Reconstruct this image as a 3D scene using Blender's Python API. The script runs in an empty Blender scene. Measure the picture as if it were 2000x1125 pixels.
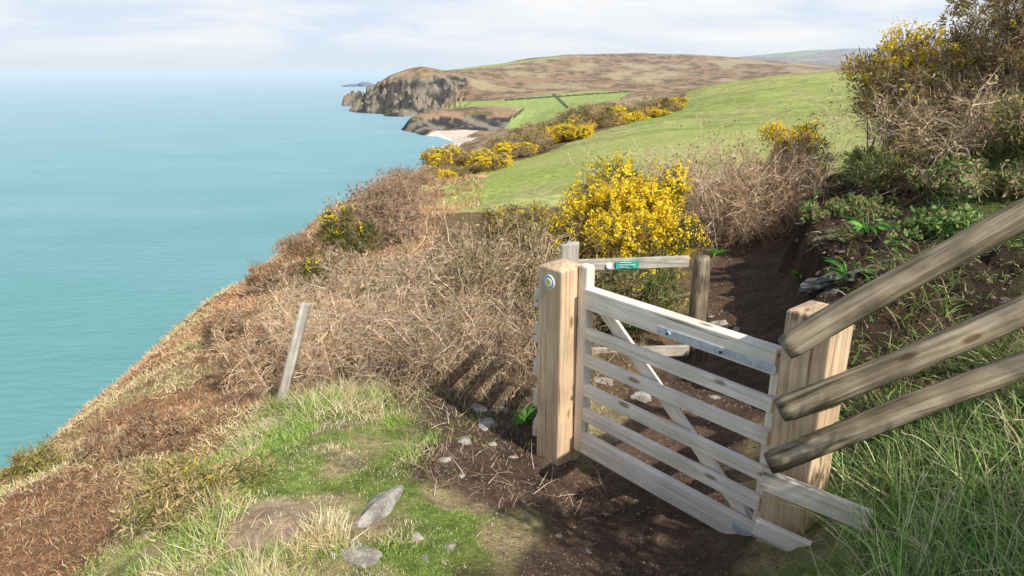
import bpy, bmesh, math, random
import numpy as np
from mathutils import Vector, Matrix
rng=np.random.default_rng(7); random.seed(7)
S=bpy.context.scene; COL=S.collection
TH=math.atan(429.5/1333.0); ST,CT=math.sin(TH),math.cos(TH); SEA=-90.0
# ---------------------------------------------------------------- measuring helpers (photo survey -> world metres)
def ratio(px,py):
    xc=(px-1000)/1333.0; yc=(562.5-py)/1333.0; d=CT+yc*ST
    return xc/d,(-ST+yc*CT)/d
def P(px,py,Y):
    a,b=ratio(px,py); return (a*Y,Y,b*Y)
def seaP(px,py,z=SEA):
    a,b=ratio(px,py); Y=SEA/b; return (a*Y,Y,z)
def proj(x,y,z):
    d=y*CT-z*ST; d=np.where(d<.01,.01,d)
    return 1000+1333*x/d, 562.5-1333*(y*ST+z*CT)/d
def ss(x,a,b):
    t=np.clip((x-a)/(b-a),0,1); return t*t*(3-2*t)
def vnoise(x,y,seed=0):
    xi=np.floor(x).astype(np.int64); yi=np.floor(y).astype(np.int64); fx=x-xi; fy=y-yi
    def h(a,b):
        n=(a*374761393+b*668265263+seed*982451653)&0x7fffffff
        n=((n^(n>>13))*1274126177)&0x7fffffff
        n=n^(n>>16); return (n&0xffff)/65535.0
    u=fx*fx*(3-2*fx); v=fy*fy*(3-2*fy)
    return (h(xi,yi)*(1-u)+h(xi+1,yi)*u)*(1-v)+(h(xi,yi+1)*(1-u)+h(xi+1,yi+1)*u)*v
def fbm(x,y,seed=0,o=4):
    s=0;a=.5
    for i in range(o):
        s=s+a*vnoise(x*2**i+i*17.3,y*2**i-i*9.1,seed+i); a*=.5
    return s/(1-.5**o)
def inpoly(px,py,poly):
    c=np.zeros(px.shape,bool); n=len(poly)
    for i in range(n):
        x1,y1=poly[i]; x2,y2=poly[(i+1)%n]
        if y1==y2: continue
        c^=((y1>py)!=(y2>py))&(px<(x2-x1)*(py-y1)/(y2-y1)+x1)
    return c
# ---------------------------------------------------------------- terrain
ctl=[]
for a in [(100,1100,3.0),(0,1000,4),(500,1000,2.9),(650,850,3.9),(550,780,5.2),(800,1100,2.5),(900,880,4),(950,780,5),(1000,700,6.3),
 (1200,1100,2.75),(1095,890,3.95),(1400,1090,2.8),(300,800,7),(450,700,9),(600,560,14),(750,430,24),(860,365,45),(400,900,4.4),
 (1700,1000,2.7),(1900,820,3.05),(2000,1000,2.2),(2000,760,3.2),(2300,900,2.4),
 (1355,700,6.5),(1450,600,7.5),(1450,520,10),(1560,430,14),(1650,395,17),(1250,760,5.2),
 (1620,690,5.3),(1750,640,5.3),(2000,620,4.8),(1700,560,7),(1800,480,8),(1900,400,8.5),(1750,375,12),(2000,310,9),(2200,330,8),(1650,372,18),
 (1650,325,30),(1780,330,20),(885,420,38),(1000,385,38),(1200,300,50),(1100,335,45),(1400,330,35),(1400,240,75),(1500,200,100),(1650,160,130),(1500,290,40),(1600,230,70),
 (1735,130,165),(1500,151,180),(1400,166,170),(1330,182,165),(1900,122,150),(1850,180,90),
 (900,352,55),(1050,298,75),(1160,255,100),(1320,213,125),(1000,420,22),(1150,460,14),(1300,430,18),(850,600,9.5),(850,480,16)]:
    ctl.append(P(*a))
edge=[P(0,965,5),P(110,865,6.8),P(220,775,9),P(310,700,11.5),P(400,625,15),P(500,545,22),P(570,480,28),P(650,415,38),P(760,350,58),P(862,318,88)]
ctl+=edge
for (x,y,z) in edge:
    ctl+=[(x-4,y-.5,z-3.6),(x-14,y-1,z-15),(x-40,y,-62),(x-66,y,-90),(x-100,y,-103)]
ctl+=[(0,0,-1.7),(0,-3,-1.6),(3,0,-.8),(5,-3,0),(-2,0,-2.3),(-4,0,-4),(-7,-3,-7),(-15,-5,-16),(-45,-10,-65),(-70,-10,-90),(8,3,.6),(14,5,1.6),(12,12,-.3),(25,10,3),(22,20,0),
 (60,60,2),(110,60,5),(100,-10,5),(30,-20,4),(200,0,10),
 (2,120,-22),(18,150,-20),(36,200,-17),(60,240,-12),(-22,150,-45),(-45,250,-72),(-68,400,-90),(-40,400,-80),(20,400,-64),(100,400,-40),(200,400,-20),(150,260,-4),(300,400,-5),(130,200,-1),
 (-76,200,-90),(-100,200,-103),(-72,550,-90),(-110,550,-103),(-30,600,-80),(-62,600,-89),(60,600,-62),(300,700,-30)]
hh=np.linspace(0,400,4000); CH=18
hc=hh+CH*ss(hh,0,7)*(1-ss(hh,40,110))
far=[]
for a in [(672,206),(700,214),(728,221),(760,226),(800,227),(832,226),(795,257),(812,263),(838,266),(856,269),(860,285),(864,300)]: far.append(seaP(*a))
for a in [(640,150),(655,180),(640,206),(655,215),(690,228),(740,238),(770,240),(770,262),(800,275),(835,282),(830,300),(560,160),(600,300),(500,200),(700,300),(400,170),(640,140.5),(500,141),(300,142),(100,142),(0,180),(200,250)]:
    p=seaP(*a); far.append((p[0],p[1],-106))
for a in [(678,202,1830),(690,193,1800),(705,186,1760),(722,178,1700),(745,166,1620),(770,157,1630),(793,148,1650),(808,136,1700),(826,133,1720),(850,137,1800),(910,136,1900),(960,130,2000),(1050,119,2100),(1130,111,2200),(1250,106,2300),(1370,108,2300),(1450,116,2250),(1550,128,2100),(1650,132,2100),
 (700,203,1740),(728,207,1640),(760,207,1500),(800,195,1500),(800,180,1560),(840,205,1450),(880,172,1600),(900,190,1480),(1000,160,1800),(1150,150,1900),(1300,150,1900),(1450,150,1850),(1250,175,1600),(1100,176,1600),(1000,180,1600),
 (802,242,1075),(830,226,1110),(870,213,1180),(950,202,1300),(1000,196,1350),(1100,190,1400),(1200,181,1500),(1050,230,1150),(1000,250,1000),(940,250,980),(850,248,1080),(900,240,1050),(905,256,960),(940,268,860),(985,262,900),
 (1500,107,5200),(1600,99,5200),(1700,96,5200),(1770,103,5200),(1430,112,5200),(1900,100,5200)]:
    p=P(*a); h=np.interp(p[2]-SEA,hc,hh) if a[2]<4000 else p[2]-SEA; far.append((p[0],p[1],SEA+h))
far+=[seaP(905,272,-87.5),seaP(905,296,-87),seaP(884,282,-88.4),seaP(880,292,-88.6),seaP(880,274,-88.6),seaP(918,285,-85),seaP(938,275,-78)]
far+=[(P(1250,104,3200)[0],3200,5),(P(1000,104,3000)[0],3000,-20),(P(820,104,2500)[0],2500,-60),(P(740,104,2000)[0],2000,-80),(P(700,104,2400)[0],2400,-106),(P(1500,104,3400)[0],3400,0),(P(1600,99,6500)[0],6500,20),(P(1700,99,3400)[0],3400,-10),(P(900,99,5200)[0],5200,-100),(P(1200,99,5200)[0],5200,-40),(P(800,99,3500)[0],3500,-106)]
ctl=np.array(ctl+far)
BE=np.array(seaP(888,282)[:2]); TIP=math.atan2(*seaP(668,207)[:2])
def beachd(x,y): return np.hypot((x-BE[0])/.55,(y-BE[1])/1.6)
def uv(x,y):
    r=np.sqrt(x*x+y*y)+.3; return np.arctan2(x,y)*1.6,np.log(r),r
cu,cv,cr=uv(ctl[:,0],ctl[:,1]); cg=ctl[:,2]/(cr+1.5); CC=.03
K=np.sqrt((cu[:,None]-cu)**2+(cv[:,None]-cv)**2+CC**2)
n=len(ctl); A=np.zeros((n+1,n+1)); A[:n,:n]=K+np.eye(n)*-.0003; A[:n,n]=1; A[n,:n]=1
w=np.linalg.solve(A,np.append(cg,0))
PATH=np.array([(.2,.8),(.42,2.3),(.85,3.4),(1.5,4.9),(2.5,7),(3.5,10),(6,14),(8.4,17),(11,19)])
def pathd(x,y):
    best=np.full(x.shape,1e9); sg=np.zeros(x.shape)
    for i in range(len(PATH)-1):
        a=PATH[i]; d=PATH[i+1]-a; L2=d@d
        t=np.clip(((x-a[0])*d[0]+(y-a[1])*d[1])/L2,0,1)
        dx=x-a[0]-t*d[0]; dy=y-a[1]-t*d[1]; q=np.hypot(dx,dy)
        s=np.sign(dx*d[1]-dy*d[0]); m=q<best; best=np.where(m,q,best); sg=np.where(m,s,sg)
    return best*np.where(sg==0,1,sg)
def dirtd(x,y): return np.minimum(np.hypot(x+.15,y-4.6),np.hypot((x+.05)*.9,(y-3.75)*.8)+.12)
def H(x,y):
    x=np.atleast_1d(np.asarray(x,float)); y=np.atleast_1d(np.asarray(y,float)); sh=x.shape; x=x.ravel(); y=y.ravel()
    u,v,r=uv(x,y); g=np.empty(x.shape)
    for i in range(0,len(x),20000):
        sl=slice(i,i+20000)
        k=np.sqrt((u[sl,None]-cu)**2+(v[sl,None]-cv)**2+CC**2); g[sl]=k@w[:-1]+w[-1]
    z=g*(r+1.5)
    s=pathd(x,y); near=(r<40); yy=ss(y,4.0,5.0)*(1-ss(y,13,18))
    wob=.30*(fbm(x*1.7,y*1.7,3)-.5); s2=s+wob
    z=z+np.where(near,(.62*ss(s2,.48,.74)*(1-.55*ss(s,.9,2.6)))*yy,0)
    z=z+np.where(near,yy*ss(s2,.45,.6)*(1-ss(s2,1.9,2.9))*(.42*(fbm(x*3,y*3,6,4)-.5)+.22*np.abs(fbm(x*7,y*7,8,2)-.5)),0)
    z=z-np.where(near,.05*(1-ss(np.abs(s),.3,.8)),0)
    z=z+np.where(near&(np.abs(s)<1.2),.035*(fbm(x*9,y*9,61,3)-.5),0)
    field=(r>30)&(r<260)&(x>-6)
    for i,lam in enumerate([.12,.35,.9,2.4,7,20,60,150,400]):
        wt=ss(lam/r,.012,.03)*(1-ss(lam/r,.25,.5))
        if not (wt>0).any(): continue
        am=.10*lam*wt*np.where(field,.15,1)*np.where(near&(np.abs(s)<.7),.7,1)*np.where(r>500,.36 if lam<100 else .2,1)
        z=z+am*(fbm(x/lam+31*i,y/lam-12*i,20+i,2)-.5)*2
    h=z-SEA; c=(r>480); az=np.arctan2(x,y); bd=ss(beachd(x,y),95,135)
    rid=np.abs(fbm(x/55,y/55,77,4)-.5)*2; rid2=np.abs(fbm(x/22,y/22,78,3)-.5)*2; rid3=np.abs(fbm(x/9,y/9,79,2)-.5)*2
    h2=np.where(h>0,h+CH*ss(h,0,7)*(1-ss(h,40,110))*bd,h*3)
    cz=np.where(r>1250,1-ss(az,math.radians(-4.6),math.radians(-3.2)),0)+.06
    h2=h2+np.where(h2>3,np.clip(h2,0,25)/25*(1-ss(h2,48,78))*((rid-.36)*26+(rid2-.36)*30+(rid3-.36)*18)*bd*cz,0)
    tipm=ss(az,TIP-.003,TIP+.002); h2=np.where(r>900,-14+(h2+14)*tipm,h2); h2=np.where((r>480)&(r<=900)&(az<math.radians(-8.5)),np.minimum(h2,-8),h2)
    z=np.where(c,SEA+np.maximum(h2,-16),z)
    return z.reshape(sh)
def hit(px,py,y0=1.5,y1=400):
    Y=np.geomspace(y0,y1,900); a,b=ratio(px,py); d=b*Y-H(a*Y,Y)
    k=np.where(d<0)[0]; k=k[0] if len(k) else 899
    return Vector((a*Y[k],Y[k],float(H(a*Y[k],Y[k])[0])))
def gz(x,y): return float(H(x,y)[0])
# ---------------------------------------------------------------- materials
def newmat(name):
    m=bpy.data.materials.new(name); m.use_nodes=True; nt=m.node_tree; b=nt.nodes['Principled BSDF']; return m,nt,b
def N(nt,t,**k):
    n=nt.nodes.new(t)
    for a,v in k.items():
        if a.startswith('i_'): n.inputs[a[2:].replace('_',' ')].default_value=v
        else: setattr(n,a,v)
    return n
def ramp(nt,stops):
    r=nt.nodes.new('ShaderNodeValToRGB'); e=r.color_ramp.elements
    while len(e)<len(stops): e.new(.5)
    for i,(p,c) in enumerate(stops): e[i].position=p; e[i].color=(*c,1)
    return r
def mix(nt,a,b,f,bt='MIX'):
    m=nt.nodes.new('ShaderNodeMix'); m.data_type='RGBA'; m.blend_type=bt; L=nt.links
    for s,v in ((0,f),(6,a),(7,b)):
        if isinstance(v,(int,float)): m.inputs[s].default_value=v
        elif isinstance(v,tuple): m.inputs[s].default_value=(*v,1)
        else: L.new(v,m.inputs[s])
    return m.outputs[2]
def ground_mat(name,scales,bump,amt=.5):
    m,nt,b=newmat(name); L=nt.links
    at=N(nt,'ShaderNodeAttribute',attribute_name='Col'); tc=N(nt,'ShaderNodeNewGeometry'); c=at.outputs['Color']; hts=[]
    for i,s in enumerate(scales):
        no=N(nt,'ShaderNodeTexNoise'); no.inputs['Scale'].default_value=s; no.inputs['Detail'].default_value=8; no.inputs['Roughness'].default_value=.75
        L.new(tc.outputs['Position'],no.inputs['Vector']); r=ramp(nt,[(.32,(1-amt,)*3),(.68,(1+amt*.9,1+amt*.85,1+amt*.7))])
        L.new(no.outputs['Fac'],r.inputs['Fac']); c=mix(nt,c,r.outputs['Color'],1.0,'MULTIPLY'); hts.append(no.outputs['Fac'])
    L.new(c,b.inputs['Base Color']); b.inputs['Roughness'].default_value=.95; b.inputs['Specular IOR Level'].default_value=.15
    bp=N(nt,'ShaderNodeBump'); bp.inputs['Strength'].default_value=1; bp.inputs['Distance'].default_value=bump; L.new(hts[0],bp.inputs['Height']); L.new(bp.outputs[0],b.inputs['Normal'])
    return m
M={}
M['ground']=ground_mat('ground_soil_turf',[16,2.2],.06,.45)
M['hills']=ground_mat('far_land',[.15,.6],1.6,.24)
def plant_mat(name,tr=.3,rough=.75):
    m,nt,b=newmat(name); L=nt.links; at=N(nt,'ShaderNodeAttribute',attribute_name='Col'); L.new(at.outputs['Color'],b.inputs['Base Color'])
    b.inputs['Roughness'].default_value=rough; b.inputs['Specular IOR Level'].default_value=.25
    if tr>0:
        t=N(nt,'ShaderNodeBsdfTranslucent'); L.new(at.outputs['Color'],t.inputs['Color']); mx=N(nt,'ShaderNodeMixShader'); mx.inputs[0].default_value=tr
        L.new(b.outputs[0],mx.inputs[1]); L.new(t.outputs[0],mx.inputs[2]); L.new(mx.outputs[0],nt.nodes['Material Output'].inputs['Surface'])
    return m
M['leaf']=plant_mat('leaf',.25); M['petal']=plant_mat('petal',.35); M['twig']=plant_mat('twig',0,.85); M['blade']=plant_mat('grass_blade',.35,.6)
PL={'leaf':1.35,'twig':1.35,'grass_blade':1.3}
def wood_mat(name,c1,c2,c3,weather=.4,grain=34,bd=.004):
    m,nt,b=newmat(name); L=nt.links; tc=N(nt,'ShaderNodeTexCoord'); mp=N(nt,'ShaderNodeMapping'); oi=N(nt,'ShaderNodeObjectInfo')
    ad=N(nt,'ShaderNodeVectorMath',operation='ADD'); L.new(tc.outputs['Object'],ad.inputs[0]); L.new(oi.outputs['Random'],ad.inputs[1])
    mp.inputs['Scale'].default_value=(1.6,grain,grain); L.new(ad.outputs[0],mp.inputs['Vector'])
    n1=N(nt,'ShaderNodeTexNoise'); n1.inputs['Scale'].default_value=1.5; n1.inputs['Detail'].default_value=8; n1.inputs['Distortion'].default_value=.6; L.new(mp.outputs[0],n1.inputs['Vector'])
    r1=ramp(nt,[(.3,c1),(.5,c2),(.72,c3)]); L.new(n1.outputs['Fac'],r1.inputs['Fac'])
    n2=N(nt,'ShaderNodeTexNoise'); n2.inputs['Scale'].default_value=5; n2.inputs['Detail'].default_value=6; L.new(ad.outputs[0],n2.inputs['Vector'])
    r2=ramp(nt,[(.35,(1-weather,)*3),(.65,(1.1,1.1,1.1))]); L.new(n2.outputs['Fac'],r2.inputs['Fac'])
    c=mix(nt,r1.outputs['Color'],r2.outputs['Color'],1.0,'MULTIPLY')
    mp2=N(nt,'ShaderNodeMapping'); mp2.inputs['Scale'].default_value=(3.2,9,9); L.new(ad.outputs[0],mp2.inputs['Vector'])
    vo=N(nt,'ShaderNodeTexVoronoi'); vo.inputs['Scale'].default_value=1.0; L.new(mp2.outputs[0],vo.inputs['Vector']); rk=ramp(nt,[(.09,(.32,.24,.17)),(.17,(1,1,1))]); L.new(vo.outputs['Distance'],rk.inputs['Fac'])
    c=mix(nt,c,rk.outputs['Color'],.85,'MULTIPLY')
    mp3=N(nt,'ShaderNodeMapping'); mp3.inputs['Scale'].default_value=(.9,26,26); L.new(ad.outputs[0],mp3.inputs['Vector']); n3=N(nt,'ShaderNodeTexNoise'); n3.inputs['Scale'].default_value=1.2; n3.inputs['Detail'].default_value=3; L.new(mp3.outputs[0],n3.inputs['Vector'])
    r3=ramp(nt,[(.30,(.3,.26,.22)),(.36,(1,1,1))]); L.new(n3.outputs['Fac'],r3.inputs['Fac']); c=mix(nt,c,r3.outputs['Color'],.85,'MULTIPLY')
    L.new(c,b.inputs['Base Color']); b.inputs['Roughness'].default_value=.8; b.inputs['Specular IOR Level'].default_value=.25
    bp=N(nt,'ShaderNodeBump'); bp.inputs['Strength'].default_value=.8; bp.inputs['Distance'].default_value=bd; L.new(n1.outputs['Fac'],bp.inputs['Height']); L.new(bp.outputs[0],b.inputs['Normal'])
    return m
M['post']=wood_mat('new_post_timber',(.48,.32,.18),(.64,.46,.29),(.74,.58,.39),.2)
M['rail']=wood_mat('pale_rail_timber',(.66,.56,.43),(.83,.74,.61),(.90,.83,.72),.12)
M['log']=wood_mat('weathered_log',(.11,.09,.05),(.26,.21,.135),(.42,.36,.26),.55,26,.012)
M['grey']=wood_mat('grey_old_timber',(.30,.26,.20),(.50,.45,.37),(.62,.58,.50),.35)
def plain(name,c,rough=.5,metal=0,var=.2):
    m,nt,b=newmat(name); L=nt.links; tc=N(nt,'ShaderNodeTexCoord'); no=N(nt,'ShaderNodeTexNoise'); no.inputs['Scale'].default_value=25; L.new(tc.outputs['Object'],no.inputs['Vector'])
    r=ramp(nt,[(.3,tuple(v*(1-var) for v in c)),(.7,tuple(min(1,v*(1+var)) for v in c))]); L.new(no.outputs['Fac'],r.inputs['Fac']); L.new(r.outputs['Color'],b.inputs['Base Color'])
    b.inputs['Roughness'].default_value=rough; b.inputs['Metallic'].default_value=metal; return m
M['zinc']=plain('galvanised_steel',(.50,.53,.57),.6,.2); M['wire']=plain('rusty_wire',(.35,.32,.3),.6,.5)
M['white']=plain('white_plastic',(.8,.8,.78),.4,0,.05); M['blue']=plain('blue_plastic',(.08,.32,.50),.4,0,.1); M['yellow']=plain('yellow_plastic',(.9,.72,.08),.4,0,.1); M['green']=plain('green_plastic',(.04,.36,.27),.5,0,.3); M['dark']=plain('dark_ink',(.03,.04,.05),.5)
def rock_mat(name,k):
    m,nt,b=newmat(name); L=nt.links; tc=N(nt,'ShaderNodeNewGeometry'); no=N(nt,'ShaderNodeTexNoise'); no.inputs['Scale'].default_value=13; no.inputs['Detail'].default_value=10; no.inputs['Roughness'].default_value=.65; L.new(tc.outputs['Position'],no.inputs['Vector'])
    r=ramp(nt,[(.3,(.15*k,.13*k,.11*k)),(.48,(.31*k,.27*k,.22*k)),(.55,(.44*k,.40*k,.33*k)),(.7,(.56*k,.52*k,.46*k))]); L.new(no.outputs['Fac'],r.inputs['Fac']); L.new(r.outputs['Color'],b.inputs['Base Color']); b.inputs['Roughness'].default_value=.9
    bp=N(nt,'ShaderNodeBump'); bp.inputs['Distance'].default_value=.04; L.new(no.outputs['Fac'],bp.inputs['Height']); L.new(bp.outputs[0],b.inputs['Normal']); return m
M['rock']=rock_mat('slate_rock',1.05); M['darkrock']=rock_mat('dark_bank_rock',.42)
# ---------------------------------------------------------------- mesh helpers
def wloc(o):
    v=Vector((0,0,0))
    while o: v+=o.location; o=o.parent
    return v
def mesh(name,V,F,col=None,mat=None,parent=None,smooth=False):
    me=bpy.data.meshes.new(name); V=np.asarray(V,np.float32); Fs=F if isinstance(F,list) else [F]
    me.vertices.add(len(V)); me.vertices.foreach_set('co',V.ravel())
    tot=sum(f.size for f in Fs); npoly=sum(len(f) for f in Fs)
    me.loops.add(tot); me.loops.foreach_set('vertex_index',np.concatenate([f.ravel() for f in Fs]).astype(np.int32))
    me.polygons.add(npoly); lt=np.concatenate([np.full(len(f),f.shape[1]) for f in Fs]).astype(np.int32)
    me.polygons.foreach_set('loop_start',np.concatenate([[0],np.cumsum(lt)[:-1]]).astype(np.int32)); me.polygons.foreach_set('loop_total',lt)
    me.polygons.foreach_set('use_smooth',np.full(npoly,smooth)); me.update(calc_edges=True)
    if col is not None:
        k=PL.get(mat.name,1) if mat else 1
        a=me.color_attributes.new('Col','FLOAT_COLOR','POINT'); c=np.ones((len(V),4),np.float32); c[:,:3]=np.clip(col*k,0,.95); a.data.foreach_set('color',c.ravel())
    if mat: me.materials.append(mat)
    o=bpy.data.objects.new(name,me); COL.objects.link(o)
    if parent: o.parent=parent
    return o
def tag(o,label,cat,group=None,kind=None):
    o['label']=label; o['category']=cat
    if group: o['group']=group
    if kind: o['kind']=kind
    return o
def thing(name,label,cat,loc,group=None):
    o=bpy.data.objects.new(name,None); COL.objects.link(o); o.location=loc; o.empty_display_size=.1; return tag(o,label,cat,group)
def frm_bm(name,bm,mat,parent,smooth=False):
    me=bpy.data.meshes.new(name); bm.to_mesh(me); bm.free(); me.materials.append(mat)
    if smooth: me.polygons.foreach_set('use_smooth',[True]*len(me.polygons))
    o=bpy.data.objects.new(name,me); COL.objects.link(o)
    if parent: o.parent=parent
    return o
def orient(o,p0,p1,n,parent):
    X=(p1-p0).normalized(); Y=(n-X*n.dot(X)).normalized(); Z=X.cross(Y)
    o.rotation_euler=Matrix((X,Y,Z)).transposed().to_euler(); o.location=(p0+p1)/2-wloc(parent)
def board(name,p0,p1,w,t,n,mat,parent,bev=.006,tip=0,sub=None):
    p0=Vector(p0);p1=Vector(p1);L=(p1-p0).length; bm=bmesh.new(); bmesh.ops.create_cube(bm,size=1)
    for v in bm.verts: v.co=Vector((v.co.x*L,v.co.y*t,v.co.z*w))
    if tip:
        f=[f for f in bm.faces if f.normal.x>.9][0]; r=bmesh.ops.extrude_face_region(bm,geom=[f]); 
        for v in r['geom']:
            if isinstance(v,bmesh.types.BMVert): v.co=Vector((v.co.x+tip,v.co.y*.25,v.co.z*.25))
        bmesh.ops.delete(bm,geom=[f],context='FACES_ONLY')
    bmesh.ops.bevel(bm,geom=bm.edges[:],offset=bev,segments=2,affect='EDGES',profile=.5)
    o=frm_bm(name,bm,mat,parent); orient(o,p0,p1,Vector(n),parent); return o
def log(name,p0,p1,r0,r1,mat,parent,seed=0):
    p0=Vector(p0);p1=Vector(p1);L=(p1-p0).length; K=24;R=max(8,int(L/.04)); t=np.linspace(0,1,R); a=np.linspace(0,2*np.pi,K,endpoint=False)
    T,AA=np.meshgrid(t,a,indexing='ij'); rr=(r0+(r1-r0)*T)*(1+.20*(fbm(T*L*3+seed,np.cos(AA)*1.2+seed*3,5)-.5)+.06*(vnoise(T*L*20,AA*3,9)-.5))
    e=np.minimum(T,1-T)*L; rr=rr*(1-.12*(1-ss(e,0,.02)))
    bend=.020*np.sin(T*L*2.2+seed)
    V=np.stack([(T-.5)*L,rr*np.cos(AA)+bend,rr*np.sin(AA)],-1).reshape(-1,3)
    i=np.arange((R-1)*K); q=i//K; k=i%K; F=np.stack([q*K+k,q*K+(k+1)%K,(q+1)*K+(k+1)%K,(q+1)*K+k],-1)
    caps=np.array([np.arange(K)[::-1],(R-1)*K+np.arange(K)])
    o=mesh(name,V,[F,caps],None,mat,parent,True); orient(o,p0,p1,Vector((.1,.3,1)),parent); return o
def disc(name,c,n,r,th,mat,parent,seg=24):
    bm=bmesh.new(); bmesh.ops.create_cone(bm,cap_ends=True,segments=seg,radius1=r,radius2=r*.96,depth=th)
    o=frm_bm(name,bm,mat,parent); o.rotation_euler=Vector(n).to_track_quat('Z','Y').to_euler(); o.location=Vector(c)-wloc(parent); return o
def nrm(v): return v/np.maximum(np.linalg.norm(v,axis=-1,keepdims=True),1e-9)
def tubes(C,R,k,col):
    n,s,_=C.shape; T=nrm(np.gradient(C,axis=1)); ref=rng.normal(size=(n,1,3)); side=nrm(np.cross(T,ref)); up=np.cross(T,side)
    if k==2: off=[side,-side]
    else: off=[math.cos(2*math.pi*j/k)*side+math.sin(2*math.pi*j/k)*up for j in range(k)]
    V=np.stack([C+R[...,None]*o for o in off],2)
    c=np.broadcast_to(col[:,None,None,:] if col.ndim==2 else col[:,:,None,:],V.shape).reshape(-1,3)
    idx=np.arange(n*s*k).reshape(n,s,k); qs=[]
    for j in range(1 if k==2 else k):
        j2=(j+1)%k; qs.append(np.stack([idx[:,:-1,j],idx[:,:-1,j2],idx[:,1:,j2],idx[:,1:,j]],-1).reshape(-1,4))
    return V.reshape(-1,3),np.concatenate(qs),c
def curves(P0,D,L,s,droop=0.,wob=.1):
    C=np.empty((len(P0),s,3)); C[:,0]=P0; d=nrm(D)
    for i in range(1,s):
        C[:,i]=C[:,i-1]+d*(L/(s-1))[:,None]; d=nrm(d+rng.normal(size=d.shape)*wob+np.array([0,0,-droop]))
    return C
def join(parts):
    V=[];F=[];c=[];o=0
    for v,f,q in parts: V.append(v);F.append(f+o);c.append(q);o+=len(v)
    return np.concatenate(V),np.concatenate(F),np.concatenate(c)
def pick(cols,n,jit=.25):
    cols=np.array(cols); c=cols[rng.integers(0,len(cols),n)]; return c*(1+rng.uniform(-jit,jit,(n,1)))
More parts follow.
